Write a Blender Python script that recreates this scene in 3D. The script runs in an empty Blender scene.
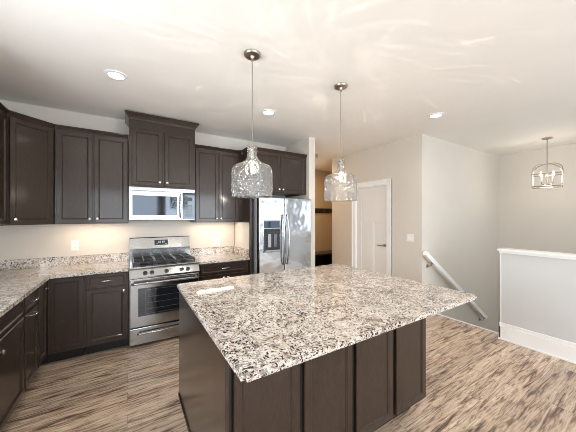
import bpy, bmesh, math, random
from mathutils import Vector, Matrix
random.seed(7)
S = bpy.context.scene
COL = S.collection
PI = math.pi

# ------------------------------------------------------------------ camera, world, light, exposure
cam_d = bpy.data.cameras.new('camera')
cam = bpy.data.objects.new('camera', cam_d); COL.objects.link(cam)
cam.location = (0, 0, 1.5)
cam.rotation_euler = (PI/2, 0, math.radians(-31.73))
cam_d.lens = 257/576*36; cam_d.sensor_width = 36; cam_d.shift_y = 0.5/576
cam_d.clip_start = 0.05; cam_d.clip_end = 200
S.camera = cam
S.view_settings.view_transform = 'Standard'
S.view_settings.look = 'None'
S.view_settings.gamma = 1
S.view_settings.use_curve_mapping = False
S.view_settings.exposure = 0.08
try:
    S.cycles.use_denoising = True
    S.cycles.max_bounces = 10; S.cycles.diffuse_bounces = 5; S.cycles.transparent_max_bounces = 16
    S.cycles.sample_clamp_indirect = 6; S.cycles.filter_width = 0.9
except Exception: pass

W = bpy.data.worlds.new('world'); S.world = W; W.use_nodes = True
bg = W.node_tree.nodes['Background']
bg.inputs[0].default_value = (0.72, 0.85, 1.0, 1); bg.inputs[1].default_value = 1.5

CEIL = 2.78
XL, YB = -1.32, 4.05       # left wall, kitchen wall
XR, YR = 6.65, -3.6        # far right wall, rear wall
XD = 3.85                  # door wall
YS = 2.29                  # stair wall
XN = 4.02                  # top of stairs

def area(name, loc, rot, sx, sy, power, col):
    l = bpy.data.lights.new(name, 'AREA'); l.shape = 'RECTANGLE'; l.size = sx; l.size_y = sy
    l.energy = power; l.color = col
    o = bpy.data.objects.new(name, l); COL.objects.link(o); o.location = loc; o.rotation_euler = rot
    return o
def point(name, loc, power, col, r=0.03):
    l = bpy.data.lights.new(name, 'POINT'); l.energy = power; l.color = col; l.shadow_soft_size = r
    o = bpy.data.objects.new(name, l); COL.objects.link(o); o.location = loc
    return o
def spot(name, loc, power, col, ang=150, r=0.06):
    l = bpy.data.lights.new(name, 'SPOT'); l.energy = power; l.color = col; l.spot_size = math.radians(ang)
    l.spot_blend = 0.9; l.shadow_soft_size = r
    o = bpy.data.objects.new(name, l); COL.objects.link(o); o.location = loc
    return o

DAY = (0.92, 0.96, 1.0)
WARM = (1.0, 0.89, 0.77)
LEFT_WIN = [(.15, 2.15, 1.08, 2.2)]        # y0, y1 on the left wall, over the counter
# windows (rear wall and side wall behind the camera): x0, x1, z0, z1
REAR_WIN = [(-1.15, 0.95, 0.5, 2.4), (1.15, 3.6, 0.08, 2.4), (4.2, 6.4, 0.5, 2.4)]
SIDE_WIN = [(-3.0, -0.6, 0.6, 2.25)]      # y0, y1 on the right wall
for a, b, c, d in REAR_WIN:
    area('daylight', ((a+b)/2, YR-0.16, (c+d)/2), (-PI/2, 0, PI), b-a, d-c, ((15 if a < 0 else 27) if a < 4 else 5)*(b-a)*(d-c), DAY)
for a, b, c, d in LEFT_WIN:
    area('daylight', (XL-0.16, (a+b)/2, (c+d)/2), (PI/2, 0, -PI/2), b-a, d-c, 34*(b-a)*(d-c), DAY)
for a, b, c, d in SIDE_WIN:
    area('daylight', (XR+0.16, (a+b)/2, (c+d)/2), (PI/2, 0, PI/2), b-a, d-c, 6*(b-a)*(d-c), DAY)

# ------------------------------------------------------------------ node helpers and materials
def mat(name):
    m = bpy.data.materials.new(name); m.use_nodes = True
    nt = m.node_tree; p = nt.nodes['Principled BSDF']
    return m, nt, p
def N(nt, t, **k):
    n = nt.nodes.new(t)
    for a, b in k.items():
        if hasattr(n, a): setattr(n, a, b)
        else: n.inputs[a.replace('_', ' ')].default_value = b
    return n
def L(nt, a, b): nt.links.new(a, b)
def coords(nt, scale=(1, 1, 1), rot=(0, 0, 0), kind='Object'):
    t = N(nt, 'ShaderNodeTexCoord'); mp = N(nt, 'ShaderNodeMapping')
    mp.inputs['Scale'].default_value = scale; mp.inputs['Rotation'].default_value = rot
    L(nt, t.outputs[kind], mp.inputs['Vector']); return mp.outputs[0]
def noise(nt, vec, scale, detail=4, rough=.55, dist=0):
    n = N(nt, 'ShaderNodeTexNoise'); n.inputs['Scale'].default_value = scale
    n.inputs['Detail'].default_value = detail; n.inputs['Roughness'].default_value = rough
    n.inputs['Distortion'].default_value = dist
    L(nt, vec, n.inputs['Vector']); return n.outputs['Fac']
def ramp(nt, fac, stops, interp='LINEAR'):
    r = N(nt, 'ShaderNodeValToRGB'); r.color_ramp.interpolation = interp
    e = r.color_ramp.elements
    while len(e) < len(stops): e.new(0.5)
    for i, (p, c) in enumerate(stops):
        e[i].position = p; e[i].color = (c if isinstance(c, tuple) else (c, c, c)) + (1,)
    L(nt, fac, r.inputs[0]); return r.outputs[0]
def mix(nt, fac, a, b, mode='MIX'):
    m = N(nt, 'ShaderNodeMix'); m.data_type = 'RGBA'; m.blend_type = mode
    for i, v in ((0, fac), (6, a), (7, b)):
        if hasattr(v, 'links') or hasattr(v, 'is_linked'): L(nt, v, m.inputs[i])
        elif i == 0: m.inputs[0].default_value = v
        else: m.inputs[i].default_value = v + (1,)
    return m.outputs[2]
def bump(nt, p, h, strength=.1, dist=.01):
    b = N(nt, 'ShaderNodeBump'); b.inputs['Strength'].default_value = strength
    b.inputs['Distance'].default_value = dist
    L(nt, h, b.inputs['Height']); L(nt, b.outputs[0], p.inputs['Normal'])

def paint(name, c, rough=.6, bs=.04):
    m, nt, p = mat(name); v = coords(nt)
    n = noise(nt, v, 3, 3)
    L(nt, mix(nt, n, tuple(x*.97 for x in c), tuple(min(1, x*1.03) for x in c)), p.inputs['Base Color'])
    p.inputs['Roughness'].default_value = rough
    bump(nt, p, noise(nt, v, 260, 2), bs, .002)
    return m
M = {}
M['wall'] = paint('wall_paint', (.655, .61, .545))
M['knee'] = paint('cool_lit_wall_paint', (.595, .605, .605))  # wall paint shifted cool: bluish daylight put into the colour
M['ceiling'] = paint('ceiling_paint', (.86, .83, .78), .8, .08)
M['trim'] = paint('white_trim_paint', (.88, .885, .88), .35, .01)
M['door'] = paint('white_door_paint', (.80, .79, .77), .4, .01)
M['hallwall'] = paint('hall_wall_paint', (.55, .44, .30))
M['plastic'] = paint('white_plastic', (.82, .80, .76), .3, 0)
M['tread'] = paint('stair_carpet', (.40, .34, .28), .9, .4)

def wood(name, c0, c1, rough=.3, axis=(9, 9, 1.2)):
    m, nt, p = mat(name); v = coords(nt, axis)
    n = noise(nt, v, 4, 6, .6, .8); g = noise(nt, coords(nt, (axis[0]*9, axis[1]*9, axis[2]*3)), 5, 3)
    c = mix(nt, n, c0, c1)
    L(nt, mix(nt, .35, c, ramp(nt, g, [(.3, tuple(x*.6 for x in c0)), (.7, tuple(x*1.2 for x in c1))])), p.inputs['Base Color'])
    p.inputs['Roughness'].default_value = rough
    p.inputs['Specular IOR Level'].default_value = .25
    p.inputs['Coat Weight'].default_value = .55; p.inputs['Coat Roughness'].default_value = .12
    bump(nt, p, g, .05, .002)
    return m
M['cab'] = wood('espresso_stained_wood', (.010, .006, .004), (.050, .031, .021), .34, (5, 5, 1.6))
M['cabshade'] = wood('shaded_cabinet_wood', (.005, .004, .003), (.009, .007, .006), .6)  # cabinet wood darkened: shade of gaps and recesses put into the colour
M['bench'] = wood('dark_bench_wood', (.012, .009, .007), (.02, .014, .01), .4)
M['maple'] = wood('maple_light_edge', (.45, .33, .2), (.5, .38, .24), .4)

def granite():
    m, nt, p = mat('speckled_granite'); v = coords(nt)
    w = N(nt, 'ShaderNodeVectorMath', operation='MULTIPLY_ADD')
    nz = N(nt, 'ShaderNodeTexNoise'); nz.inputs['Scale'].default_value = 9; nz.inputs['Detail'].default_value = 4
    L(nt, v, nz.inputs['Vector']); L(nt, nz.outputs['Color'], w.inputs[0])
    w.inputs[1].default_value = (.09, .09, .09); L(nt, v, w.inputs[2]); wv = w.outputs[0]
    base = ramp(nt, noise(nt, wv, 13, 6, .7), [(.32, (.40, .32, .26)), (.42, (.62, .54, .47)), (.52, (.76, .72, .67)), (.70, (.68, .66, .64))])
    fine = ramp(nt, noise(nt, v, 110, 3, .6), [(.36, (.28, .23, .19)), (.45, (.80, .76, .71)), (.60, (.97, .95, .91))])
    c = mix(nt, .55, base, mix(nt, 1.0, base, fine, 'MULTIPLY'))
    vein = noise(nt, wv, 5, 5, .6, .6)
    def half(x, k):
        mm = N(nt, 'ShaderNodeMath', operation='MULTIPLY'); L(nt, x, mm.inputs[0]); mm.inputs[1].default_value = k; return mm.outputs[0]
    def cells2(scale, k, thr):
        vo = N(nt, 'ShaderNodeTexVoronoi'); vo.inputs['Scale'].default_value = scale; L(nt, wv, vo.inputs['Vector'])
        sp = N(nt, 'ShaderNodeSeparateColor'); L(nt, vo.outputs['Color'], sp.inputs[0])
        a = N(nt, 'ShaderNodeMath', operation='MULTIPLY_ADD'); L(nt, vein, a.inputs[0]); a.inputs[1].default_value = k; L(nt, sp.outputs[0], a.inputs[2])
        g = N(nt, 'ShaderNodeMath', operation='GREATER_THAN'); L(nt, a.outputs[0], g.inputs[0]); g.inputs[1].default_value = thr
        return g.outputs[0]
    c = mix(nt, half(cells2(150, .3, .86), .75), c, (.46, .40, .35))
    c = mix(nt, half(cells2(105, .5, 1.04), .85), c, (.26, .225, .20))
    c = mix(nt, half(cells2(125, .9, 1.33), .95), c, (.025, .02, .018))
    vr = ramp(nt, noise(nt, wv, 3.2, 6, .62, 1.2), [(.478, 0.), (.497, .75), (.503, .75), (.522, 0.)])
    vm = N(nt, 'ShaderNodeMath', operation='MULTIPLY'); L(nt, vr, vm.inputs[0]); L(nt, ramp(nt, noise(nt, v, 30, 3), [(.42, 0.), (.52, 1.)]), vm.inputs[1])
    c = mix(nt, vm.outputs[0], c, (.07, .055, .05))
    L(nt, c, p.inputs['Base Color'])
    p.inputs['Roughness'].default_value = .06; p.inputs['Specular IOR Level'].default_value = .5
    p.inputs['Coat Weight'].default_value = .3; p.inputs['Coat Roughness'].default_value = .04
    return m
M['granite'] = granite()

def floor_mat():
    m, nt, p = mat('vinyl_plank_floor'); tc_ = N(nt, 'ShaderNodeTexCoord'); mo = N(nt, 'ShaderNodeMapping'); mo.inputs['Location'].default_value = (20.3, 20.06, 0); L(nt, tc_.outputs['Object'], mo.inputs['Vector']); v = mo.outputs[0]
    br = N(nt, 'ShaderNodeTexBrick'); br.offset = .37; br.offset_frequency = 2
    for k, x in (('Scale', 1), ('Mortar Size', .0010), ('Mortar Smooth', .1), ('Bias', 0), ('Brick Width', 1.22), ('Row Height', .15)): br.inputs[k].default_value = x
    br.inputs['Color1'].default_value = (0, 0, 0, 1); br.inputs['Color2'].default_value = (1, 1, 1, 1); br.inputs['Mortar'].default_value = (.5, .5, .5, 1)
    L(nt, v, br.inputs['Vector'])
    # shift grain per plank
    sh = N(nt, 'ShaderNodeVectorMath', operation='MULTIPLY_ADD'); L(nt, br.outputs['Color'], sh.inputs[0]); sh.inputs[1].default_value = (7, 5, 3); L(nt, v, sh.inputs[2])
    mp = N(nt, 'ShaderNodeMapping'); mp.inputs['Scale'].default_value = (1.25, 14, 1); L(nt, sh.outputs[0], mp.inputs['Vector'])
    n1 = noise(nt, mp.outputs[0], 1.7, 8, .68, 1.3)
    n2 = noise(nt, mp.outputs[0], 5.5, 7, .68, .8)
    c = ramp(nt, n1, [(.33, (.075, .046, .033)), (.41, (.27, .185, .135)), (.48, (.56, .425, .32)), (.64, (.74, .62, .50))])
    c2 = ramp(nt, n2, [(.38, (.12, .095, .08)), (.44, (.72, .68, .65)), (.52, (1, 1, 1))])
    c = mix(nt, .75, c, mix(nt, 1., c, c2, 'MULTIPLY'))
    c = mix(nt, br.outputs['Color'], mix(nt, 1., c, (.84, .83, .82), 'MULTIPLY'), mix(nt, 1., c, (1.12, 1.11, 1.09), 'MULTIPLY'))
    c = mix(nt, br.outputs['Fac'], c, (.17, .135, .11))
    L(nt, c, p.inputs['Base Color'])
    p.inputs['Roughness'].default_value = .30
    bump(nt, p, n2, .06, .002)
    return m
M['floor'] = floor_mat()

def metal(name, c, rough, aniso=(1, 1, 90), br=.05):
    m, nt, p = mat(name); v = coords(nt, aniso)
    n = noise(nt, v, 6, 2)
    L(nt, mix(nt, n, tuple(x*.98 for x in c), c), p.inputs['Base Color'])
    p.inputs['Metallic'].default_value = 1; 
    L(nt, ramp(nt, n, [(.3, rough), (.7, rough*1.25)]), p.inputs['Roughness'])
    bump(nt, p, noise(nt, coords(nt), 3, 2), br, .02)
    return m
M['steel'] = metal('brushed_stainless_steel', (.42, .425, .43), .17, br=.15)
M['steelw'] = metal('stainless_door_skin', (.52, .535, .55), .10, br=.6)
M['chrome'] = metal('satin_nickel', (.72, .69, .65), .22, (1, 1, 1), 0)
M['bronze'] = metal('brushed_nickel_dark', (.42, .37, .31), .3, (1, 1, 1), 0)
M['handle_dark'] = metal('smoky_steel_handle', (.40, .41, .43), .22, br=0)

def simple(name, c, rough, metallic=0, coat=0):
    m, nt, p = mat(name); v = coords(nt)
    n = noise(nt, v, 40, 2)
    L(nt, mix(nt, n, tuple(x*.9 for x in c), c), p.inputs['Base Color'])
    p.inputs['Roughness'].default_value = rough; p.inputs['Metallic'].default_value = metallic; p.inputs['Coat Weight'].default_value = coat
    return m
M['iron'] = simple('cast_iron', (.012, .010, .009), .35)
M['blackglass'] = simple('black_oven_glass', (.012, .014, .017), .05, 0, 1)
M['mwglass'] = simple('mirrored_microwave_glass', (.055, .062, .070), .05, 1)
M['blackplastic'] = simple('black_plastic', (.015, .015, .017), .3)
M['greyplastic'] = simple('grey_plastic', (.14, .155, .17), .25)
M['fridgeside'] = simple('grey_enamel', (.40, .405, .42), .35)
M['rack'] = simple('oven_rack_print', (.20, .21, .23), .3, .6)

def emit(name, c, s):
    m, nt, p = mat(name); e = N(nt, 'ShaderNodeEmission'); e.inputs[0].default_value = c + (1,)
    n = noise(nt, coords(nt), 8, 1); L(nt, ramp(nt, n, [(0, s*.9), (1, s)]), e.inputs[1])
    e.inputs[1].default_value = s
    for l in list(nt.links):
        if l.to_node == e: nt.links.remove(l)
    L(nt, e.outputs[0], nt.nodes['Material Output'].inputs[0]); return m
M['bulb'] = emit('glowing_bulb', (1, .82, .58), 22)
M['can'] = emit('downlight_lens', (1, .92, .80), 14)
M['strip'] = emit('under_cabinet_lens', (1, .80, .58), 14)
M['digits'] = emit('clock_digits', (.75, .9, .95), 1.2)

def thin_glass(name, rippled, tint=(1, 1, 1), lo=.06, hi=.75):
    m, nt, p = mat(name); nt.nodes.remove(p)
    tr = N(nt, 'ShaderNodeBsdfTransparent'); tr.inputs[0].default_value = tint + (1,)
    gl = N(nt, 'ShaderNodeBsdfGlossy'); gl.inputs['Roughness'].default_value = .02; gl.inputs[0].default_value = (1, 1, 1, 1)
    lw = N(nt, 'ShaderNodeLayerWeight'); lw.inputs[0].default_value = .35
    mx = N(nt, 'ShaderNodeMixShader'); through = tr.outputs[0]
    v = coords(nt)
    if rippled:
        n1 = noise(nt, v, 17, 1, .5, 2.2)
        b = N(nt, 'ShaderNodeBump'); b.inputs['Strength'].default_value = 1; b.inputs['Distance'].default_value = .06
        L(nt, n1, b.inputs['Height'])
        L(nt, b.outputs[0], gl.inputs['Normal'])
        rfr = N(nt, 'ShaderNodeBsdfRefraction'); rfr.inputs['IOR'].default_value = 1.30; rfr.inputs['Roughness'].default_value = 0
        rfr.inputs[0].default_value = (.97, .98, .98, 1); L(nt, b.outputs[0], rfr.inputs['Normal'])
        m2 = N(nt, 'ShaderNodeMixShader'); m2.inputs[0].default_value = .5
        L(nt, tr.outputs[0], m2.inputs[1]); L(nt, rfr.outputs[0], m2.inputs[2]); through = m2.outputs[0]
    L(nt, ramp(nt, lw.outputs['Facing'], [(.0, lo), (.55, lo*1.6), (.97, hi)]), mx.inputs[0])
    L(nt, through, mx.inputs[1]); L(nt, gl.outputs[0], mx.inputs[2])
    L(nt, mx.outputs[0], nt.nodes['Material Output'].inputs[0]); return m
M['glass'] = thin_glass('rippled_clear_glass', True, (.97, .98, .98), .16, .85)
M['pane'] = thin_glass('window_pane_glass', False, (.98, .99, 1), .04, .5)

# ------------------------------------------------------------------ mesh helpers
class MB:
    def __init__(s): s.bm = bmesh.new()
    def box(s, x0, x1, y0, y1, z0, z1, bev=0, rot=None, piv=None):
        r = bmesh.ops.create_cube(s.bm, size=1)
        vs = r['verts']
        for v in vs:
            v.co = Vector(((x0+x1)/2+v.co.x*(x1-x0), (y0+y1)/2+v.co.y*(y1-y0), (z0+z1)/2+v.co.z*(z1-z0)))
        if bev:
            es = list({e for v in vs for e in v.link_edges})
            r2 = bmesh.ops.bevel(s.bm, geom=es, offset=bev, segments=2, affect='EDGES', profile=.6)
            vs = list({v for f in r2['faces'] for v in f.verts} | {v for v in vs if v.is_valid})
        if rot is not None:
            bmesh.ops.rotate(s.bm, verts=vs, cent=Vector(piv), matrix=rot)
        return s
    def rings(s, x0, x1, z0, z1, prof, back):
        """rectangular panel in the xz plane facing -y: prof = [(inset, y)...] from edge inwards, closed by a back at y=back"""
        rs = []
        for ins, y in [(0, back)] + prof:
            rs.append([s.bm.verts.new(c) for c in ((x0+ins, y, z0+ins), (x1-ins, y, z0+ins), (x1-ins, y, z1-ins), (x0+ins, y, z1-ins))])
        for a, b in zip(rs, rs[1:]):
            for i in range(4): s.bm.faces.new((a[i], a[(i+1) % 4], b[(i+1) % 4], b[i]))
        s.bm.faces.new(rs[-1]); s.bm.faces.new(rs[0][::-1]); return s
    def lathe(s, prof, seg=32, cx=0, cy=0, cz=0, mtx=None):
        rs = []
        for r, z in prof:
            if r < 1e-6: rs.append([s.bm.verts.new((0, 0, z))])
            else: rs.append([s.bm.verts.new((r*math.cos(2*PI*i/seg), r*math.sin(2*PI*i/seg), z)) for i in range(seg)])
        for a, b in zip(rs, rs[1:]):
            for i in range(seg):
                j = (i+1) % seg
                if len(a) == 1 and len(b) == 1: continue
                if len(a) == 1: s.bm.faces.new((a[0], b[i], b[j]))
                elif len(b) == 1: s.bm.faces.new((a[i], a[j], b[0]))
                else: s.bm.faces.new((a[i], a[j], b[j], b[i]))
        T = Matrix.Translation((cx, cy, cz)) @ (mtx if mtx else Matrix())
        for r in rs:
            for v in r: v.co = T @ v.co
        return s
    def cyl(s, x, y, z0, z1, r, seg=20): return s.lathe([(0, z0), (r, z0), (r, z1), (0, z1)], seg, x, y, 0)
    def rod(s, a, b, r, seg=12):
        a, b = Vector(a), Vector(b); d = b-a
        q = Vector((0, 0, 1)).rotation_difference(d).to_matrix().to_4x4()
        return s.lathe([(0, 0), (r, 0), (r, d.length), (0, d.length)], seg, a.x, a.y, a.z, q)
    def tube(s, pts, r, seg=10):
        pts = [Vector(p) for p in pts]; n = len(pts); prev = None; up = None
        for i, p in enumerate(pts):
            t = (pts[min(i+1, n-1)] - pts[max(i-1, 0)]).normalized()
            if up is None: up = t.orthogonal().normalized()
            else: up = (up - t*up.dot(t)).normalized()
            w = t.cross(up)
            ring = [s.bm.verts.new(p + (up*math.cos(2*PI*k/seg) + w*math.sin(2*PI*k/seg))*r) for k in range(seg)]
            if prev:
                for k in range(seg): s.bm.faces.new((prev[k], prev[(k+1) % seg], ring[(k+1) % seg], ring[k]))
            else: s.bm.faces.new(ring[::-1])
            prev = ring
        s.bm.faces.new(prev); return s
    def prism(s, poly, y0, y1, plane='xz'):
        """extrude polygon; plane names the two polygon axes, y0..y1 the third"""
        def P(a, b, c): return {'xz': (a, c, b), 'xy': (a, b, c), 'yz': (c, a, b)}[plane]
        A = [s.bm.verts.new(P(a, b, y0)) for a, b in poly]; B = [s.bm.verts.new(P(a, b, y1)) for a, b in poly]
        n = len(poly)
        s.bm.faces.new(A); s.bm.faces.new(B[::-1])
        for i in range(n): s.bm.faces.new((A[i], B[i], B[(i+1) % n], A[(i+1) % n]))
        return s
    def sweep(s, path, prof):
        """crown moulding: prof [(out, z)] closed, path = [(x,y,nx,ny)] with mitre normals"""
        rs = [[s.bm.verts.new((x+nx*o, y+ny*o, z)) for o, z in prof] for x, y, nx, ny in path]
        n = len(prof)
        for a, b in zip(rs, rs[1:]):
            for i in range(n): s.bm.faces.new((a[i], a[(i+1) % n], b[(i+1) % n], b[i]))
        s.bm.faces.new(rs[0]); s.bm.faces.new(rs[-1][::-1]); return s
    def build(s, name, m, parent=None, smooth=False, loc=None):
        bmesh.ops.recalc_face_normals(s.bm, faces=s.bm.faces)
        me = bpy.data.meshes.new(name); s.bm.to_mesh(me); s.bm.free()
        me.materials.append(M[m] if isinstance(m, str) else m)
        if smooth:
            for p in me.polygons: p.use_smooth = True
            me.set_sharp_from_angle(angle=math.radians(40))
        o = bpy.data.objects.new(name, me); COL.objects.link(o)
        if parent: o.parent = parent
        if loc: o.location = loc
        return o
def struct(o): o['kind'] = 'structure'; return o
def tag(o, label, cat, group=None):
    o['label'] = label; o['category'] = cat
    if group: o['group'] = group
    return o
def thing(name, label, cat, loc=(0, 0, 0), rz=0, group=None):
    o = bpy.data.objects.new(name, None); COL.objects.link(o); o.empty_display_size = .1
    o.location = loc; o.rotation_euler = (0, 0, rz); return tag(o, label, cat, group)
def part_label(o, t): o['label'] = t; return o
def dup(root, loc, rz=None, label=None):
    r = root.copy(); COL.objects.link(r); r.location = loc
    if rz is not None: r.rotation_euler = (0, 0, rz)
    if label: r['label'] = label
    for ch in list(root.children):
        c = ch.copy(); COL.objects.link(c); c.parent = r
        for g in list(ch.children):
            d = g.copy(); COL.objects.link(d); d.parent = c
    return r

# ------------------------------------------------------------------ the shell
T = .12
struct(MB().prism([(XL-T, YR-T), (XN, YR-T), (XN, YS), (XD+T, YS), (XD+T, 4.36), (5.4, 4.36), (5.4, 5.72), (2.45, 5.72), (2.45, YB+T), (XL-T, YB+T)], -.25, 0, 'xy').build('floor', 'floor'))
struct(MB().box(XL-T, XR+T, YR-T, 5.72, CEIL, CEIL+.15).build('ceiling', 'ceiling'))
struct(MB().box(XL, 2.456, YB, YB+T, 0, CEIL).build('wall_kitchen', 'wall'))
struct(MB().box(2.456, 2.577, 3.33, 5.6, 0, CEIL, .004).build('wall_partition', 'wall'))
# door wall with an opening
DY0, DY1, DZ = 2.915, 3.655, 2.068
w = MB().box(XD, XD+T, YS, DY0, 0, CEIL).box(XD, XD+T, DY1, 4.36, 0, CEIL).box(XD, XD+T, DY0, DY1, DZ, CEIL)
struct(w.build('wall_door_side', 'wall'))
struct(MB().box(XD+T, XR+T, YS, YS+T, -3.0, CEIL).box(XD, XD+T, YS, YS+.005, -.25, 0).build('wall_stair', 'wall'))
def walled(name, horizontal, a0, a1, c0, c1, z0, z1, wins, m='wall'):
    b = MB(); cur = a0
    def bx(p, q, lo, hi):
        if q-p < .001 or hi-lo < .001: return
        if horizontal: b.box(p, q, c0, c1, lo, hi)
        else: b.box(c0, c1, p, q, lo, hi)
    for p, q, lo, hi in wins:
        bx(cur, p, z0, z1); bx(p, q, z0, lo); bx(p, q, hi, z1); cur = q
    bx(cur, a1, z0, z1)
    return struct(b.build(name, m))
walled('wall_right', False, YR-T, YS, XR, XR+T, -3.0, CEIL, SIDE_WIN)
walled('wall_left', False, YR-T, YB+T, XL-T, XL, 0, CEIL, LEFT_WIN)
walled('wall_rear', True, XL-T, XR, YR-T, YR, -3.0, CEIL, REAR_WIN)
struct(MB().box(2.577, 5.4, 5.6, 5.72, 0, CEIL).build('wall_hall_back', 'hallwall'))
struct(MB().box(5.3, 5.4, 4.36, 5.6, 0, CEIL).box(XD+T, 5.3, 4.24, 4.36, 0, CEIL).build('wall_hall_side', 'hallwall'))
# window frames
k = 0
for horizontal, wins, wx in ((True, REAR_WIN, 0), (False, SIDE_WIN, XR), (False, LEFT_WIN, XL-.08)):
    for a, b, c, d in wins:
        k += 1
        f = MB(); g = MB(); y0, y1 = (YR-.10, YR+.02) if horizontal else (wx-.02, wx+.10)
        def bx(mb, p, q, lo, hi, u, v):
            (mb.box(p, q, u, v, lo, hi) if horizontal else mb.box(u, v, p, q, lo, hi))
        for p, q, lo, hi in ((a-.07, a+.04, c-.07, d+.07), (b-.04, b+.07, c-.07, d+.07), (a+.04, b-.04, c-.07, c+.04), (a+.04, b-.04, d-.04, d+.07), ((a+b)/2-.03, (a+b)/2+.03, c+.04, d-.04)):
            bx(f, p, q, lo, hi, y0, y1)
        ym = (y0+y1)/2
        bx(g, a+.03, b-.03, c+.03, d-.03, ym-.003, ym+.003)
        fo = struct(f.build('window_%d' % k, 'trim')); g.build('pane', 'pane', fo)
# stair well: floor slab edge, nosing, steps, lower floor
struct(MB().box(XN, XR, YR, YS, -3.1, -3.0).build('floor_lower', 'tread'))
struct(MB().box(XN-.10, XN, YR, YS, -3.0, -.25).build('wall_stairwell', 'wall'))
st = MB()
for i in range(1, 11):
    x = XN+.245*(i-1)
    st.box(x, x+.245, 1.32, YS-.001, -.19*i-.6, -.19*i, .006)
struct(st.build('floor_steps', 'tread'))
nose = MB().box(XN-.005, XN+.03, 1.32, YS-.002, -.035, .004, .003)
struct(nose.build('trim_1', 'trim'))
# knee wall: body, cap, skirt
KX0, KX1, KY = 3.88, 4.0, 1.305
struct(MB().box(KX0, KX1, YR, KY, 0, 1.075).build('wall_knee', 'knee'))
cap = MB().box(KX0-.035, KX1+.035, YR, KY+.035, 1.08, 1.105, .006)
cap.box(KX0-.018, KX1+.018, YR, KY+.018, 1.055, 1.08, .006)
struct(cap.build('trim_2', 'trim'))
bb = MB().box(KX0-.018, KX0-.0005, YR, KY+.018, 0, .165, .003).box(KX0-.012, KX0-.0005, YR, KY+.012, .165, .205, .005)
bb.box(KX0-.018, KX1, KY+.0005, KY+.018, 0, .205, .003)
bb.box(KX0-.026, KX0-.017, YR, KY+.026, 0, .02, .003)
struct(bb.build('baseboard_knee', 'trim'))
struct(MB().box(KX0-.004, KX1+.004, KY+.0005, KY+.008, .2, 1.06).build('trim_3', 'trim'))
def baseb(name, boxes): 
    b = MB()
    for q in boxes: b.box(*q, .003)
    struct(b.build(name, 'trim'))
baseb('baseboard_door_side', [(XD-.014, XD-.0005, YS, DY0-.095, 0, .13), (XD-.014, XD-.0005, DY1+.095, 4.36, 0, .13)])
baseb('baseboard_stair', [(XD-.014, XN, YS-.014, YS-.0005, 0, .13)])
# sloping skirt along the stair wall
struct(MB().prism([(XN, .13), (XN+.05, .13), (6.6, -1.85), (6.6, -2.1), (XN, -.1)], YS-.016, YS-.001, 'xz').build('trim_4', 'trim'))
baseb('baseboard_hall', [(2.58, 5.3, 5.586, 5.599, 0, .13)])
baseb('baseboard_rear', [(XL, 1.05, YR, YR+.014, 0, .13)])

# door casing + door
cs = MB()
for y0, y1 in ((DY0-.088, DY0), (DY1, DY1+.088)):
    cs.box(XD-.018, XD-.0005, y0, y1, 0, DZ+.088, .004)
    o = y0 if y0 < DY0-.01 else y1-.02
    cs.box(XD-.026, XD-.0005, o, o+.02, 0, DZ+.088, .004)
cs.box(XD-.018, XD-.0005, DY0, DY1, DZ, DZ+.088, .004).box(XD-.026, XD-.0005, DY0-.088, DY1+.088, DZ+.07, DZ+.09, .004)
for y0, y1 in ((DY0, DY0+.018), (DY1-.018, DY1)): cs.box(XD, XD+T, y0, y1, 0, DZ)
cs.box(XD, XD+T, DY0+.018, DY1-.018, DZ-.018, DZ)
struct(cs.build('trim_5', 'trim'))
def door_slab():
    b = MB(); x0, x1 = XD+.018, XD+.053; ya, yb = DY0+.02, DY1-.02; zt = DZ-.02
    fr = [(ya, ya+.105, .012, zt), (yb-.105, yb, .012, zt), (ya+.105, yb-.105, .012, .25), (ya+.105, yb-.105, zt-.115, zt), (ya+.105, yb-.105, 1.40, 1.515)]
    ym = (ya+yb)/2; fr.append((ym-.055, ym+.055, .25, 1.40))
    for p, q, lo, hi in fr: b.box(x0, x1, p, q, lo, hi)
    b.box(x0+.010, x1-.010, ya+.1, yb-.1, .2, zt-.1)
    # ogee lips
    for p, q, lo, hi in ((ya+.105, ym-.055, .25, 1.40), (ym+.055, yb-.105, .25, 1.40), (ya+.105, yb-.105, 1.515, zt-.115)):
        for a_, b_, c_, d_ in ((p, p+.010, lo, hi), (q-.010, q, lo, hi), (p, q, lo, lo+.010), (p, q, hi-.010, hi)): b.box(x0+.005, x0+.012, a_, b_, c_, d_)
    return b
dr = struct(door_slab().build('door_1', 'door'))
hb = MB().rod((XD+.018, DY0+.065, .985), (XD+.010, DY0+.065, .985), .028, 20).rod((XD+.018, DY0+.065, .985), (XD-.035, DY0+.065, .985), .010)
hb.box(XD-.045, XD-.030, DY0+.055, DY0+.18, .976, .994, .004)
part_label(hb.build('door_handle', 'bronze', dr, True), 'dark satin lever handle')

# ------------------------------------------------------------------ cabinets
DOORP = [(0, .004), (.003, 0), (.040, 0), (.043, .003), (.047, .003), (.053, .010)]
def knob(parent, x, z, y=-.02, name='knob'):
    q = Matrix.Rotation(PI/2, 4, 'X')
    return MB().lathe([(0, 0), (.007, 0), (.006, .012), (.015, .018), (.016, .024), (.010, .029), (0, .030)], 16, x, y, z, q).build(name, 'chrome', parent, True)
def pull(parent, x, z, y=-.02, w=.10, name='handle'):
    pts = [(x-w/2, y, z), (x-w/2, y-.018, z), (x-w/2+.012, y-.028, z), (x, y-.032, z), (x+w/2-.012, y-.028, z), (x+w/2, y-.018, z), (x+w/2, y, z)]
    return MB().tube(pts, .005, 8).build(name, 'chrome', parent, True)
def cdoor(root, x0, x1, z0, z1, y=-.02, name='door', m='cab'):
    b = MB().rings(x0, x1, z0, z1, [(i, y+d) for i, d in DOORP], y+.0195)
    return b.build(name, m, root)
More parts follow.
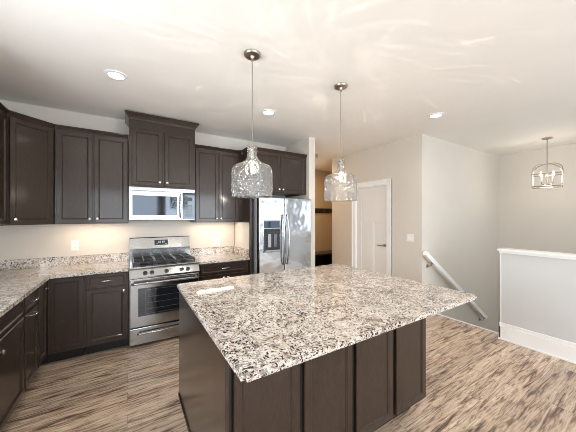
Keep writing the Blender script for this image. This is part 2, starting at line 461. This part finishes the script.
def cdrawer(root, x0, x1, z0, z1, y=-.02):
    b = MB().rings(x0, x1, z0, z1, [(i, y+d) for i, d in [(0, .003), (.003, 0), (.026, 0), (.030, .004), (.036, .007)]], y+.0195)
    return b.build('drawer', 'cab', root)
def base_body(root, w, d=.606, toe=.09, right_end=False):
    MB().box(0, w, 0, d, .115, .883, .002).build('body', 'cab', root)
    MB().box(0, w, toe, d-.02, 0, .114).build('toe_kick', 'cabshade', root)

FY, FX = 3.44, -.71
# corner cabinet (L-shaped carcass with two hinged leaves)
r = thing('corner_base_cabinet', 'dark corner base cabinet where the left counter run meets the range wall', 'cabinet', (XL, YB, 0))
x1, y1 = -.41-XL, 3.14-YB; fx, fy = FX-XL, FY-YB
L1 = [(0.003, -.003), (0.003, y1), (fx, y1), (fx, fy), (x1, fy), (x1, -.003)]
MB().prism(L1, .115, .883, 'xy').build('body', 'cab', r)
L2 = [(0.003, -.003), (0.003, y1), (fx-.09, y1), (fx-.09, fy+.09), (x1, fy+.09), (x1, -.003)]
MB().prism(L2, 0, .114, 'xy').build('toe_kick', 'cabshade', r)
def world_panel(root, z0, z1, a0, a1, base, rz, **k):
    pass
d1 = cdoor(r, 0, .285, .135, .872); d1.location = (fx+.022, fy, 0)
part_label(d1, 'corner door leaf facing the room')
d2 = cdoor(r, 0, .268, .135, .872); d2.rotation_euler = (0, 0, PI/2); d2.location = (fx, y1+.005, 0)
knob(d2, .215, .80)
# base cabinet left of range
r = thing('base_cabinet', 'dark base cabinet with one drawer over one door, left of the range', 'cabinet', (-.405, FY, 0), 0, 'base cabinets')
base_body(r, .40)
d = cdrawer(r, .02, .385, .735, .872); pull(d, .2, .805)
d = cdoor(r, .02, .385, .135, .72); knob(d, .355, .675)
# base cabinet right of range
r = thing('base_cabinet', 'dark base cabinet with one wide drawer, between range and refrigerator panel', 'cabinet', (.772, FY, 0), 0, 'base cabinets')
base_body(r, .692)
d = cdrawer(r, .02, .672, .735, .872); pull(d, .345, .805)
for a, b, kx in ((.02, .343, .315), (.349, .672, .377)):
    d = cdoor(r, a, b, .135, .72); knob(d, kx, .675)
# left run
r = thing('base_cabinet', 'narrow dark base cabinet with pulls on drawer and door, left run next to corner', 'cabinet', (FX, 2.785, 0), PI/2, 'base cabinets')
base_body(r, .352)
d = cdrawer(r, .012, .34, .735, .872); pull(d, .18, .80)
d = cdoor(r, .012, .34, .135, .72); pull(d, .18, .685)
r = thing('base_cabinet', 'wide dark base cabinet at the left edge, nearest the camera', 'cabinet', (FX, 1.87, 0), PI/2, 'base cabinets')
base_body(r, .912)
d = cdrawer(r, .012, .90, .735, .872)
d = cdoor(r, .012, .375, .135, .72); knob(d, .345, .655)
d = cdoor(r, .381, .90, .135, .72); knob(d, .427, .655)
r = thing('base_cabinet', 'dark base cabinet of the left run beyond the left edge of view', 'cabinet', (FX, .95, 0), PI/2, 'base cabinets')
base_body(r, .915)
cdrawer(r, .012, .90, .735, .872); cdoor(r, .012, .453, .135, .72); cdoor(r, .459, .90, .135, .72)

# countertops
c = MB().prism([(XL+.002, .93), (FX+.04, .93), (FX+.04, FY-.04), (-.004, FY-.04), (-.004, YB-.002), (XL+.002, YB-.002)], .884, .914, 'xy')
bmesh.ops.bevel(c.bm, geom=[e for e in c.bm.edges], offset=.003, segments=2, affect='EDGES')
c = c.build('countertop', 'granite'); tag(c, 'L-shaped speckled granite countertop running left of the range into the corner', 'countertop')
MB().box(XL+.022, -.004, YB-.021, YB-.002, .9145, 1.02, .002).box(XL+.002, XL+.021, .93, YB-.002, .9145, 1.02, .002).build('backsplash', 'granite', c)
c = MB().box(.770, 1.465, FY-.04, YB-.002, .884, .914, .003).build('countertop', 'granite')
tag(c, 'short granite countertop between the range and the refrigerator', 'countertop'); right_counter = c
MB().box(.770, 1.465, YB-.021, YB-.002, .9145, 1.02, .002).build('backsplash', 'granite', c)

# upper cabinets
CROWN = [(-.01, 0), (.004, 0), (.010, .014), (.018, .026), (.032, .046), (.040, .052), (.040, .068), (-.01, .068)]
def crown(root, w, d, z, left=True, right=True, y=0, sc=1, l_ext=0):
    pf = [(o*sc, z+h*sc) for o, h in CROWN]
    path = []
    if left: path += [(0, d, -1, 0), (0, y, -1, -1)]
    else: path += [(0, y, 0, -1)]
    if right: path += [(w, y, 1, -1), (w, d, 1, 0)]
    else: path += [(w, y, 0, -1)]
    return MB().sweep(path, pf).build('crown_moulding', 'cab', root)
def upper(name, label, x, w, y, z0, z1, d, doors, knobs, loc=None, rz=0, cl=False, cr=False, csc=.72, rail=True):
    r = thing(name, label, 'cabinet', loc or (x, y, 0), rz, 'upper cabinets')
    MB().box(0, w, 0, d, z0+.028, z1, .002).box(0, w, 0, .018, z0, z0+.0279).box(0, .015, .018, d, z0, z0+.0279).box(w-.015, w, .018, d, z0, z0+.0279).build('body', 'cab', r)
    for (a, b), kx in zip(doors, knobs):
        zz1 = z1-.012; dd = cdoor(r, a, b, z0+.012, zz1)
        if kx is not None: knob(dd, kx, z0+.012+.045)
    crown(r, w, d, z1-.004, cl, cr, 0, csc)
    return r
UZ0, UZ1 = 1.415, 2.455
UY = 3.72; UD = YB-UY-.002
upper('upper_cabinet', 'tall dark two-door wall cabinet left of the microwave', -.69, .685, UY, UZ0, UZ1, UD, [(.015, .335), (.347, .672)], [.305, .377])
upper('upper_cabinet', 'dark two-door wall cabinet right of the microwave', .772, .66, UY, UZ0, UZ1, UD, [(.015, .335), (.341, .64)], [.305, .371])
MB().box(1.433, 1.4665, UY, YB-.002, UZ0, UZ1+.06).build('filler_strip', 'cab')
f = bpy.data.objects['filler_strip']; tag(f, 'narrow dark filler strip between wall cabinet and refrigerator panel', 'cabinet trim')
# microwave cabinet, deeper and taller
r = upper('upper_cabinet', 'raised dark two-door cabinet with tall crown directly over the microwave', 0, .765, 3.65, 1.868, 2.69, YB-3.65-.002, [], [], cl=True, cr=True, csc=1.12)
for (a, b), kx in zip([(.03, .362), (.388, .735)], [.332, .418]):
    d = cdoor(r, a, b, 1.885, 2.575); knob(d, kx, 1.93)
# diagonal corner wall cabinet
ax, ay = -.99, FY; bx_, by_ = -.70, 3.72
A = Vector((XL+.345, FY, 0)); B = Vector((-.692, UY, 0))
A = Vector((-.985, 3.44, 0)); B = Vector((-.6925, 3.7205, 0))
ang = math.atan2(B.y-A.y, B.x-A.x); wd = (B-A).length
r = thing('corner_wall_cabinet', 'angled dark corner wall cabinet with a single door', 'cabinet', A, ang)
inv = (Matrix.Translation(A) @ Matrix.Rotation(ang, 4, 'Z')).inverted()
pts = [(A.x, A.y), (B.x, B.y), (B.x, YB-.002), (XL+.002, YB-.002), (XL+.002, A.y)]
lp = [tuple((inv @ Vector((p[0], p[1], 0)))[:2]) for p in pts]
MB().prism(lp, UZ0, UZ1, 'xy').build('body', 'cab', r)
d = cdoor(r, .022, wd-.022, UZ0+.012, UZ1-.012); knob(d, .055, UZ0+.057)
MB().sweep([(-.005, 0, 0, -1), (wd+.005, 0, 0, -1)], [(o*.72, UZ1-.004+h*.72) for o, h in CROWN]).build('crown_moulding', 'cab', r)
# left wall uppers
upper('upper_cabinet', 'dark wall cabinet on the left wall, cut by the left edge of view', 0, .9, 0, UZ0, UZ1, .333, [(.015, .447), (.453, .885)], [.417, .483], loc=(-.985, 2.538, 0), rz=PI/2)
# refrigerator enclosure: panel and cabinet
p = MB().box(1.468, 1.492, 3.40, YB-.002, 0, 2.449, .001).build('cabinet_end_panel', 'cab')
tag(p, 'full-height dark side panel left of the refrigerator', 'panel')
part_label(MB().box(1.4655, 1.4677, 3.445, YB-.022, 1.021, UZ0-.003).build('side_liner', 'wall', p), 'beige lower face')  # thin wall-coloured sheet over the lower part of the panel
MB().box(1.447, 1.4652, 3.445, YB-.022, .9145, 1.02, .002).build('side_splash', 'granite', right_counter)
r = upper('upper_cabinet', 'dark two-door cabinet above the refrigerator', 0, .96, 0, 1.853, UZ1, .645, [(.02, .468), (.474, .93)], [.437, .505], loc=(1.4935, 3.402, 0), cl=False, cr=False)
# return of crown along the panel
MB().sweep([(-.0255, .27, -1, 0), (-.0255, 0, -1, -1), (.0, 0, 0, -1)], [(o*.72, UZ1-.004+h*.72) for o, h in CROWN]).build('crown_moulding', 'cab', r)

# under-cabinet light bars (real fixtures) with their own light
def light_bar(x, y, w, label, power, rz=0):
    r = thing('under_cabinet_light', label, 'light', (x, y, UZ0+.005), rz, 'under-cabinet lights')
    MB().box(-w/2, w/2, -.03, .03, .004, .0215, .003).build('housing', 'plastic', r)
    MB().box(-w/2+.01, w/2-.01, -.02, .02, 0, .0045, .001).build('lens', 'strip', r)
    a = area('bar_lamp', (0, 0, -.003), (0, 0, 0), w-.03, .035, power, (1, .76, .56)); a.parent = r
light_bar(-.35, 3.82, .56, 'slim white light bar under the wall cabinet left of the microwave', 1.9)
light_bar(1.10, 3.82, .56, 'slim white light bar under the wall cabinet right of the microwave', 1.9)

# ------------------------------------------------------------------ island
IX0, IX1, IY0, IY1 = .352, 2.215, .885, 2.41
r = thing('kitchen_island', 'dark wood kitchen island base with four panelled doors facing the camera', 'kitchen island', (.37, 1.12, 0))
iw, idp = 1.535, 1.20
MB().box(.006, iw, .0, idp, .115, .8835, .002).build('body', 'cabshade', r)  # shadow between the doors put into the dark body colour
MB().box(.03, iw-.03, .09, idp-.09, 0, .114).build('toe_kick', 'cabshade', r)
MB().box(-.012, .0055, -.02, idp, .0, .8835, .001).build('end_panel', 'cab', r)
MB().box(-.020, -.0125, -.02, idp, .0, .022, .002).build('shoe_moulding', 'cabshade', r)
MB().box(iw+.0005, iw+.012, 0, idp, .115, .8835, .001).build('side_panel', 'cab', r)
for a, b in ((.397, .753), (.785, 1.134), (1.167, 1.513), (1.552, 1.903)):
    cdoor(r, a-.37, b-.37, .14, .868)
c = MB().box(IX0, IX1, IY0, IY1, .884, .914)
bmesh.ops.bevel(c.bm, geom=[e for e in c.bm.edges if abs(e.verts[0].co.z-e.verts[1].co.z) > .01], offset=.018, segments=4, affect='EDGES')
bmesh.ops.bevel(c.bm, geom=[e for e in c.bm.edges if abs(e.verts[0].co.z-e.verts[1].co.z) < .001], offset=.004, segments=2, affect='EDGES')
c = c.build('countertop', 'granite'); tag(c, 'large square speckled granite island top in the foreground', 'countertop')

# ------------------------------------------------------------------ range
r = thing('gas_range', 'stainless gas range with black grates and oven window', 'stove', (.003, 3.42, 0))
w = .759
MB().box(0, w, .035, .60, .03, .895, .002).build('body', 'steel', r)
MB().box(.02, w-.02, .045, .58, 0, .03).build('base', 'blackplastic', r)
ct = MB().box(0, w, .0, .57, .8955, .915, .004).build('cooktop', 'steel', r)
MB().box(.03, w-.03, .05, .54, .9152, .9185, .001).build('burner_tray', 'iron', ct)
for bx, by, br_ in ((.15, .17, .045), (.15, .42, .035), (.38, .295, .055), (.61, .17, .04), (.61, .42, .035)):
    MB().lathe([(0, .919), (br_, .919), (br_, .930), (br_*.8, .932), (br_*.8, .940), (0, .942)], 24, bx, by).build('burner', 'iron', ct, True)
for gx in (.035, .267, .497):
    g = MB(); gw = .227
    for yy in (.055, .295, .535): g.box(gx, gx+gw, yy-.006, yy+.006, .950, .966, .002)
    for xx in (gx+.006, gx+gw-.006): g.box(xx-.006, xx+.006, .055, .535, .950, .966, .002)
    for yy in (.175, .415):
        g.box(gx, gx+gw, yy-.005, yy+.005, .952, .968, .002)
        g.box(gx+gw/2-.005, gx+gw/2+.005, yy-.11, yy+.11, .952, .968, .002)
    for xx in (gx+.006, gx+gw-.006):
        for yy in (.061, .529): g.box(xx-.007, xx+.007, yy-.007, yy+.007, .915, .952)
    g.build('grate', 'iron', ct)
# slanted control panel
cp = MB().prism([(.0, .895), (-.012, .885), (-.045, .81), (-.045, .795), (.035, .795), (.035, .895)], 0, w, 'yz').build('control_panel', 'steel', r)
nrm = Vector((0, -.075, .033)).normalized()
q = Vector((0, 0, 1)).rotation_difference(nrm).to_matrix().to_4x4()
for kx in (.155, .225, .38, .55, .622):
    MB().lathe([(0, 0), (.024, 0), (.024, .006), (.019, .008), (.018, .030), (.015, .033), (0, .034)], 20, kx, -.030, .846, q).build('knob', 'blackplastic', cp, True)
# oven door
od = MB().box(.004, w-.004, -.03, .034, .235, .785, .006).build('oven_door', 'steel', r)
MB().box(.085, w-.085, -.0335, -.0301, .355, .675, .001).build('window', 'blackglass', od)
rk = MB()
for z in (.43, .50, .57): rk.rod((.17, -.0345, z), (w-.17, -.0345, z), .0018, 6)
rk.box(.16, w-.16, -.0345, -.0336, .375, .377).box(.16, w-.16, -.0345, -.0336, .652, .654).box(.158, .160, -.0345, -.0336, .375, .654).box(w-.160, w-.158, -.0345, -.0336, .375, .654)
rk.build('rack', 'rack', od)
hd = MB().tube([(.03, -.031, .735), (.03, -.075, .738), (.05, -.085, .74), (w/2, -.088, .742), (w-.05, -.085, .74), (w-.03, -.075, .738), (w-.03, -.031, .735)], .013, 12)
hd.build('handle', 'steel', od, True)
dw = MB().box(.004, w-.004, -.03, .034, .035, .222, .006).build('storage_drawer', 'steel', r)
MB().tube([(.085, -.031, .160), (.085, -.060, .163), (.10, -.066, .165), (w/2, -.070, .167), (w-.10, -.066, .165), (w-.085, -.060, .163), (w-.085, -.031, .160)], .010, 12).build('handle', 'steel', dw, True)
bgp = MB().prism([(.558, .914), (.552, 1.06), (.556, 1.072), (.590, 1.205), (.598, 1.215), (.615, 1.215), (.615, .914)], .001, w-.001, 'yz').build('backguard', 'steel', r)
TR = Matrix.Rotation(-math.atan2(.034, .133), 3, 'X'); TP = (0, .573, 1.1385)
MB().box(.295, .465, .5695, .5755, 1.103, 1.175, .002, TR, TP).build('display', 'blackplastic', bgp)
MB().box(.01, w-.01, .548, .556, 1.055, 1.062).build('vent_slot', 'blackplastic', bgp)
dg = MB()
for i, x in enumerate((.345, .365, .390, .410)):
    for dx, dz, ww, hh in ((0, 0, .010, .002), (0, .011, .010, .002), (0, .022, .010, .002), (0, .0, .002, .022), (.009, 0, .002, .022)): dg.box(x+dx, x+dx+ww, .5685, .5694, 1.135+dz, 1.135+dz+hh, 0, TR, TP)
for x in (.31, .33, .43, .445): dg.box(x, x+.008, .5685, .5694, 1.118, 1.121, 0, TR, TP)
dg.build('digits', 'digits', bgp)

# ------------------------------------------------------------------ microwave
r = thing('microwave', 'stainless over-the-range microwave with mirrored door', 'microwave', (.003, 3.65, 1.455))
h = .41
MB().box(0, w, .0, YB-3.65-.003, .0, h, .003).build('body', 'steel', r)
md = MB().box(.003, .60, -.022, -.0005, .006, h-.05, .004).build('door', 'steel', r)
MB().box(.03, .535, -.0245, -.0225, .060, h-.105, .001).build('window', 'mwglass', md)
MB().box(.20, .275, -.0256, -.0246, .06, .30).build('reflective_band', 'blackglass', md) if False else None
MB().tube([(.572, -.022, .03), (.572, -.055, .045), (.572, -.062, .10), (.572, -.062, .26), (.572, -.055, .315), (.572, -.022, .33)], .010, 10).build('handle', 'handle_dark', md, True)
cp = MB().box(.604, w-.003, -.022, -.0005, .006, h-.05, .004).build('control_panel', 'mwglass', r)
kb = MB()
for i in range(3):
    for j in range(5): kb.box(.63+.035*i, .652+.035*i, -.0240, -.0222, .045+.035*j, .063+.035*j)
MB().box(.63, .722, -.0240, -.0222, .25, .30).build('display', 'blackplastic', cp)
kb.build('button_pad', 'blackplastic', cp)
vt = MB().box(.003, w-.003, -.022, -.0005, h-.046, h-.002, .003).build('vent_grille', 'steel', r)
MB().box(.02, w-.02, .02, .30, -.006, -.0005).build('underside', 'blackplastic', r)

# ------------------------------------------------------------------ refrigerator
r = thing('refrigerator', 'stainless side-by-side refrigerator with ice and water dispenser', 'refrigerator', (1.545, 3.27, 0))
fw = .903
MB().box(.004, fw-.004, .075, .74, .03, 1.765, .004).build('body', 'fridgeside', r)
MB().box(.01, fw-.01, .08, .60, 0, .03).box(.01, fw-.01, .05, .074, .02, .09).build('toe_grille', 'blackplastic', r)
sx = .418
fz = MB().box(.0, sx-.003, .0, .07, .10, 1.775, .008).build('freezer_door', 'steelw', r)
rf = MB().box(sx+.003, fw, .0, .07, .10, 1.775, .008).build('refrigerator_door', 'steelw', r)
def fhandle(x, side, par):
    pts = []
    for i in range(17):
        t = i/16; z = .80+.72*t; b = math.sin(PI*t)
        pts.append((x+side*.018*b, -.028-.028*b, z))
    pts = [(x, -.001, .80)] + pts + [(x, -.001, 1.52)]
    MB().tube(pts, .013, 10).build('handle', 'handle_dark', par, True)
fhandle(sx-.032, 0, fz); fhandle(sx+.032, 1, rf)
# dispenser
dp = MB().rings(.065, .345, .985, 1.445, [(0, -.006), (.004, -.010), (.010, -.010), (.014, -.005)], -.0005).build('dispenser', 'handle_dark', fz)
MB().box(.080, .330, -.0075, -.0055, 1.335, 1.43).build('control_panel', 'mwglass', dp)
MB().box(.080, .330, -.0072, -.0055, 1.015, 1.325).build('cavity', 'blackplastic', dp)
MB().box(.085, .325, -.030, -.0075, 1.00, 1.022, .003).build('drip_tray', 'steel', dp)
MB().prism([(.085, 1.26), (.085, 1.30), (.12, 1.325), (.29, 1.325), (.325, 1.30), (.325, 1.26)], -.026, -.0075, 'xz').build('spout_cover', 'blackplastic', dp)
MB().box(.135, .185, -.018, -.0075, 1.06, 1.25, .006).build('paddle', 'fridgeside', dp)
MB().box(.235, .280, -.018, -.0075, 1.06, 1.25, .006).build('paddle', 'greyplastic', dp)

# ------------------------------------------------------------------ lamps
def shade_profile():
    # (radius, z) from top of neck to the open rim; z measured from shade bottom
    return [(.034, .400), (.040, .397), (.041, .388), (.036, .382), (.037, .374), (.041, .368), (.041, .358), (.036, .352),
            (.037, .330), (.041, .310), (.050, .292), (.066, .276), (.088, .262), (.112, .252), (.134, .243), (.149, .229), (.157, .210), (.160, .185),
            (.159, .14), (.160, .09), (.159, .04), (.157, .012), (.158, .004), (.160, 0.0), (.156, -.001)]
SB = 1.655
def pendant():
    r = thing('pendant_light', '', 'pendant light', (0, 0, 0), 0, 'glass pendants over the island')
    MB().lathe([(0, CEIL-.001), (.066, CEIL-.001), (.066, CEIL-.008), (.058, CEIL-.018), (.020, CEIL-.024), (.012, CEIL-.04), (0, CEIL-.04)], 32).build('canopy', 'bronze', r, True)
    m = MB().cyl(0, 0, SB+.40, CEIL-.03, .0042, 10)
    m.tube([(0.011*math.cos(a), 0, CEIL-.052+.011*math.sin(a)) for a in [i*PI/8 for i in range(17)]], .0022, 6)
    m.build('stem', 'bronze', r, True)
    MB().lathe([(0, SB+.425), (.010, SB+.425), (.012, SB+.405), (.030, SB+.402), (.031, SB+.392), (.014, SB+.388), (.014, SB+.30), (.012, SB+.285), (0, SB+.285)], 24).build('socket', 'bronze', r, True)
    MB().lathe([(rr, SB+z) for rr, z in shade_profile()], 64).build('glass_shade', 'glass', r, True)
    b = MB().lathe([(.012, SB+.285), (.014, SB+.262), (.020, SB+.235), (.025, SB+.205), (.023, SB+.182), (.014, SB+.168), (0, SB+.163)], 24).build('bulb', 'pane', r, True)
    MB().tube([(.006*math.cos(i*1.1), .006*math.sin(i*1.1), SB+.188+.0026*i) for i in range(24)], .0035, 6).build('filament', 'bulb', b, True)
    return r
P1 = pendant(); P1.location = (.825, 1.87, 0)
P1['label'] = 'clear glass pendant over the island, the left and nearer of two'
P2 = dup(P1, (1.765, 1.87, 0), label='clear glass pendant over the island, the right and farther of two')
def streak_nodes(l):
    l.use_nodes = True; nt = l.node_tree; em = [n for n in nt.nodes if n.type == 'EMISSION'][0]
    tc = N(nt, 'ShaderNodeNewGeometry'); sp = N(nt, 'ShaderNodeSeparateXYZ'); L(nt, tc.outputs['Incoming'], sp.inputs[0])
    def m(op, a, b=None, c=None):
        n = N(nt, 'ShaderNodeMath', operation=op)
        for i, v in enumerate((a, b, c)):
            if v is None: continue
            if isinstance(v, (int, float)): n.inputs[i].default_value = v
            else: L(nt, v, n.inputs[i])
        return n.outputs[0]
    x, y, z = sp.outputs
    az = m('ARCTAN2', y, x); rad = m('DIVIDE', m('SQRT', m('ADD', m('MULTIPLY', x, x), m('MULTIPLY', y, y))), m('MAXIMUM', m('ABSOLUTE', z), .05))
    az2 = m('ADD', az, m('MULTIPLY', m('SINE', m('MULTIPLY', rad, 2.0)), .18))
    cb = N(nt, 'ShaderNodeCombineXYZ'); L(nt, m('MULTIPLY', az2, 9.0), cb.inputs[0]); L(nt, m('MULTIPLY', rad, .62), cb.inputs[1])
    nz = N(nt, 'ShaderNodeTexNoise'); nz.inputs['Scale'].default_value = 2.2; nz.inputs['Detail'].default_value = 2
    L(nt, cb.outputs[0], nz.inputs['Vector'])
    rp = ramp(nt, nz.outputs['Fac'], [(.0, 0.), (.58, 0.), (.70, 1.)])
    up = m('LESS_THAN', z, 99)
    st = m('ADD', .8, m('MULTIPLY', m('MULTIPLY', rp, up), 4.2))
    L(nt, st, em.inputs['Strength'])
def streak_light(name, loc, power):
    # bulb light; noise in its strength paints the rays cast by rippled glass
    l = bpy.data.lights.new(name, 'POINT'); l.energy = power; l.color = WARM; l.shadow_soft_size = .012; l.cycles.use_multiple_importance_sampling = False
    streak_nodes(l)
    o = bpy.data.objects.new(name, l); COL.objects.link(o); o.location = loc
    return o
for x in (.825, 1.765): streak_light('pendant_lamp', (x, 1.87, SB+.215), 30)

def downlight(x, y, label, power=22):
    r = thing('recessed_downlight', label, 'ceiling light', (x, y, CEIL), 0, 'recessed ceiling lights')
    MB().lathe([(.058, -.0005), (.092, -.0005), (.092, -.006), (.062, -.009), (.058, -.0005)], 32).build('trim_ring', 'trim', r, True)
    MB().lathe([(0, -.003), (.0575, -.003), (.0575, -.0006), (0, -.0006)], 32).build('lens', 'can', r)
    s = spot('downlight_lamp', (0, 0, -.012), power, WARM, 160, .05); s.parent = r
downlight(-.10, 2.80, 'round recessed ceiling light above the range, at left')
downlight(1.455, 2.81, 'round recessed ceiling light between the two glass pendants')
downlight(3.30, 1.78, 'round recessed ceiling light near the stairwell corner, at right')

for x, y, t in ((.2, -.4, 'round recessed fill light added unseen behind the camera, left side'), (2.2, -.4, 'round recessed fill light added unseen behind the camera, middle'),
                (.2, -2.3, 'round recessed fill light added unseen near the rear windows, left side'), (2.6, -2.3, 'round recessed fill light added unseen near the rear windows, right side')):
    downlight(x, y, t, 26)  # unseen cans added so their floor bounce brightens the ceiling
# lantern over the stairs
LX, LY = 5.79, 1.34
r = thing('lantern_chandelier', 'open metal cage lantern with candle bulbs hanging over the stairwell', 'chandelier', (LX, LY, 0), math.radians(13))
MB().lathe([(0, CEIL-.001), (.065, CEIL-.001), (.065, CEIL-.015), (.02, CEIL-.028), (0, CEIL-.028)], 28).build('canopy', 'bronze', r, True)
MB().cyl(0, 0, 2.0, CEIL-.02, .007, 10).build('stem', 'bronze', r, True)
cg = MB(); hw = .172; z0, zm = 1.985, 2.185
for sx_ in (-1, 1):
    for sy_ in (-1, 1):
        pts = [(sx_*hw, sy_*hw, z0), (sx_*hw, sy_*hw, zm)]
        for i in range(13):
            t = PI/2*i/12; u = hw*math.cos(t)**.8
            pts.append((sx_*u, sy_*u, zm+.02+.15*math.sin(t)**.8))
        cg.tube(pts, .0065, 8)
for z, e in ((z0, 0), (zm, .012)):
    for s_ in (-1, 1):
        cg.rod((-hw-e, s_*hw, z), (hw+e, s_*hw, z), .0065, 8).rod((s_*hw, -hw-e, z), (s_*hw, hw+e, z), .0065, 8)
cg.build('cage', 'bronze', r, True)
for i in range(4):
    a = PI/4+i*PI/2; ca, sa = math.cos(a), math.sin(a)
    arm = MB().tube([(0, 0, 2.03), (.05*ca, .05*sa, 2.02), (.09*ca, .09*sa, 2.04), (.10*ca, .10*sa, 2.09)], .006, 8).build('arm', 'bronze', r, True)
    MB().cyl(.10*ca, .10*sa, 2.09, 2.16, .011, 12).build('candle', 'plastic', arm, True)
    MB().lathe([(0, 2.16), (.010, 2.165), (.016, 2.185), (.010, 2.21), (0, 2.228)], 14, .10*ca, .10*sa).build('bulb', 'bulb', arm, True)
pl = point('lantern_lamp', (LX, LY, 2.13), 8, WARM, .05)

# small dark fitting on the ceiling by the partition
f = MB().lathe([(0, 0), (.035, 0), (.033, -.012), (.018, -.022), (.018, -.045), (.030, -.05), (.030, -.056), (0, -.058)], 20, 3.29, 4.20, CEIL-.0005).build('ceiling_sprinkler', 'bronze', None, True)
tag(f, 'small dark round fitting on the ceiling beside the partition wall', 'sprinkler')
# warm hall light, unseen, added to tint the hall tan
r = thing('added_hall_light', 'added unseen round flush light tinting the hall behind the partition', 'ceiling light', (3.5, 5.0, CEIL))
MB().lathe([(0, -.001), (.15, -.001), (.15, -.02), (0, -.02)], 28).build('base', 'bronze', r, True)
MB().lathe([(0, -.0205), (.14, -.0205), (.12, -.06), (.06, -.085), (0, -.09)], 28).build('lens', 'can', r, True)
area('added_hall_lamp', (3.5, 5.0, CEIL-.10), (0, 0, 0), .25, .25, 18, (1, .68, .38))

# ------------------------------------------------------------------ wall things
def outlet(x, z, label):
    r = thing('wall_outlet', label, 'outlet', (x, YB, z), 0, 'wall outlets')
    MB().box(-.038, .038, -.006, -.0005, -.062, .062, .003).build('cover_plate', 'plastic', r)
    for dz in (-.026, .026):
        s = MB().box(-.019, .019, -.0085, -.0062, dz-.019, dz+.019, .003).build('socket', 'trim', r)
        MB().box(-.009, -.006, -.0092, -.0086, dz-.007, dz+.007).box(.006, .009, -.0092, -.0086, dz-.006, dz+.006).build('slot', 'blackplastic', s)
outlet(-.563, 1.145, 'white wall outlet above the counter left of the range')
outlet(1.185, 1.112, 'white wall outlet above the counter right of the range')
r = thing('light_switch', 'white double light switch plate right of the white door', 'light switch', (XD, 2.485, 1.158), -PI/2)
MB().box(-.057, .057, -.006, -.0005, -.060, .060, .003).build('cover_plate', 'plastic', r)
for dx in (-.023, .023): MB().box(dx-.016, dx+.016, -.010, -.0062, -.033, .033, .002).build('rocker', 'trim', r)

# handrail descending along the stair wall
r = thing('handrail', 'white wooden handrail sloping down along the stair wall', 'handrail', (3.80, YS, .95))
dx, dz = 2.08, -1.42
ln = math.hypot(dx, dz); ux, uz = dx/ln, dz/ln; nx_, nz_ = -uz, ux
yr0, yr1 = -.105, -.05
rb = MB(); 
hw_, hh_ = .022, .036
prof = [(yr0, -hh_), (yr0-.004, 0), (yr0, hh_*.8), (yr0+.012, hh_), (yr1-.012, hh_), (yr1, hh_*.8), (yr1+.004, 0), (yr1, -hh_)]
ra = [[rb.bm.verts.new((px_+nx_*h_, y_, pz_+nz_*h_)) for y_, h_ in prof] for px_, pz_ in ((.0, .0), (dx*.985, dz*.985))]
for i in range(8): rb.bm.faces.new((ra[0][i], ra[0][(i+1) % 8], ra[1][(i+1) % 8], ra[1][i]))
rb.bm.faces.new(ra[0]); rb.bm.faces.new(ra[1][::-1])
rb.build('rail', 'trim', r)
for t in (.09, .95):
    cx_, cz_ = dx*t, dz*t
    b = MB().tube([(cx_, -.078, cz_-.045), (cx_, -.075, cz_-.075), (cx_, -.05, cz_-.095), (cx_, -.012, cz_-.10)], .007, 8)
    b.rod((cx_, -.001, cz_-.10), (cx_, -.014, cz_-.10), .028, 16)
    b.box(cx_-.03, cx_+.03, -.09, -.066, cz_-.052, cz_-.046, .001, Matrix.Rotation(math.atan2(-dz, dx), 3, 'Y'), (cx_, -.078, cz_-.049))
    b.build('bracket', 'bronze', r, True)

# hall: hook rail and bench
r = thing('coat_hook_rail', 'dark wooden coat hook rail on the tan hall wall', 'coat rack', (4.0, 5.6, 1.59))
MB().box(0, 1.25, -.022, -.0005, 0, .135, .003).build('board', 'bench', r)
for x in (.12, .42, .62, .82, 1.12):
    MB().tube([(x, -.022, .09), (x, -.05, .085), (x, -.065, .10), (x, -.07, .115)], .006, 8).rod((x, -.022, .05), (x, -.05, .05), .007, 8).build('hook', 'chrome', r, True)
r = thing('hall_bench', 'dark wooden bench with cubby front under the coat hooks', 'bench', (4.0, 5.16, 0))
MB().box(-.01, 1.26, -.015, .435, .50, .54, .004).build('seat', 'bench', r)
MB().box(0, .02, 0, .435, 0, .50).box(1.23, 1.25, 0, .435, 0, .50).box(.61, .63, 0, .435, 0, .50).box(.02, 1.23, .415, .43, 0, .50).build('frame', 'bench', r)
MB().box(.02, 1.23, .01, .4, .05, .07).build('shelf', 'bench', r)
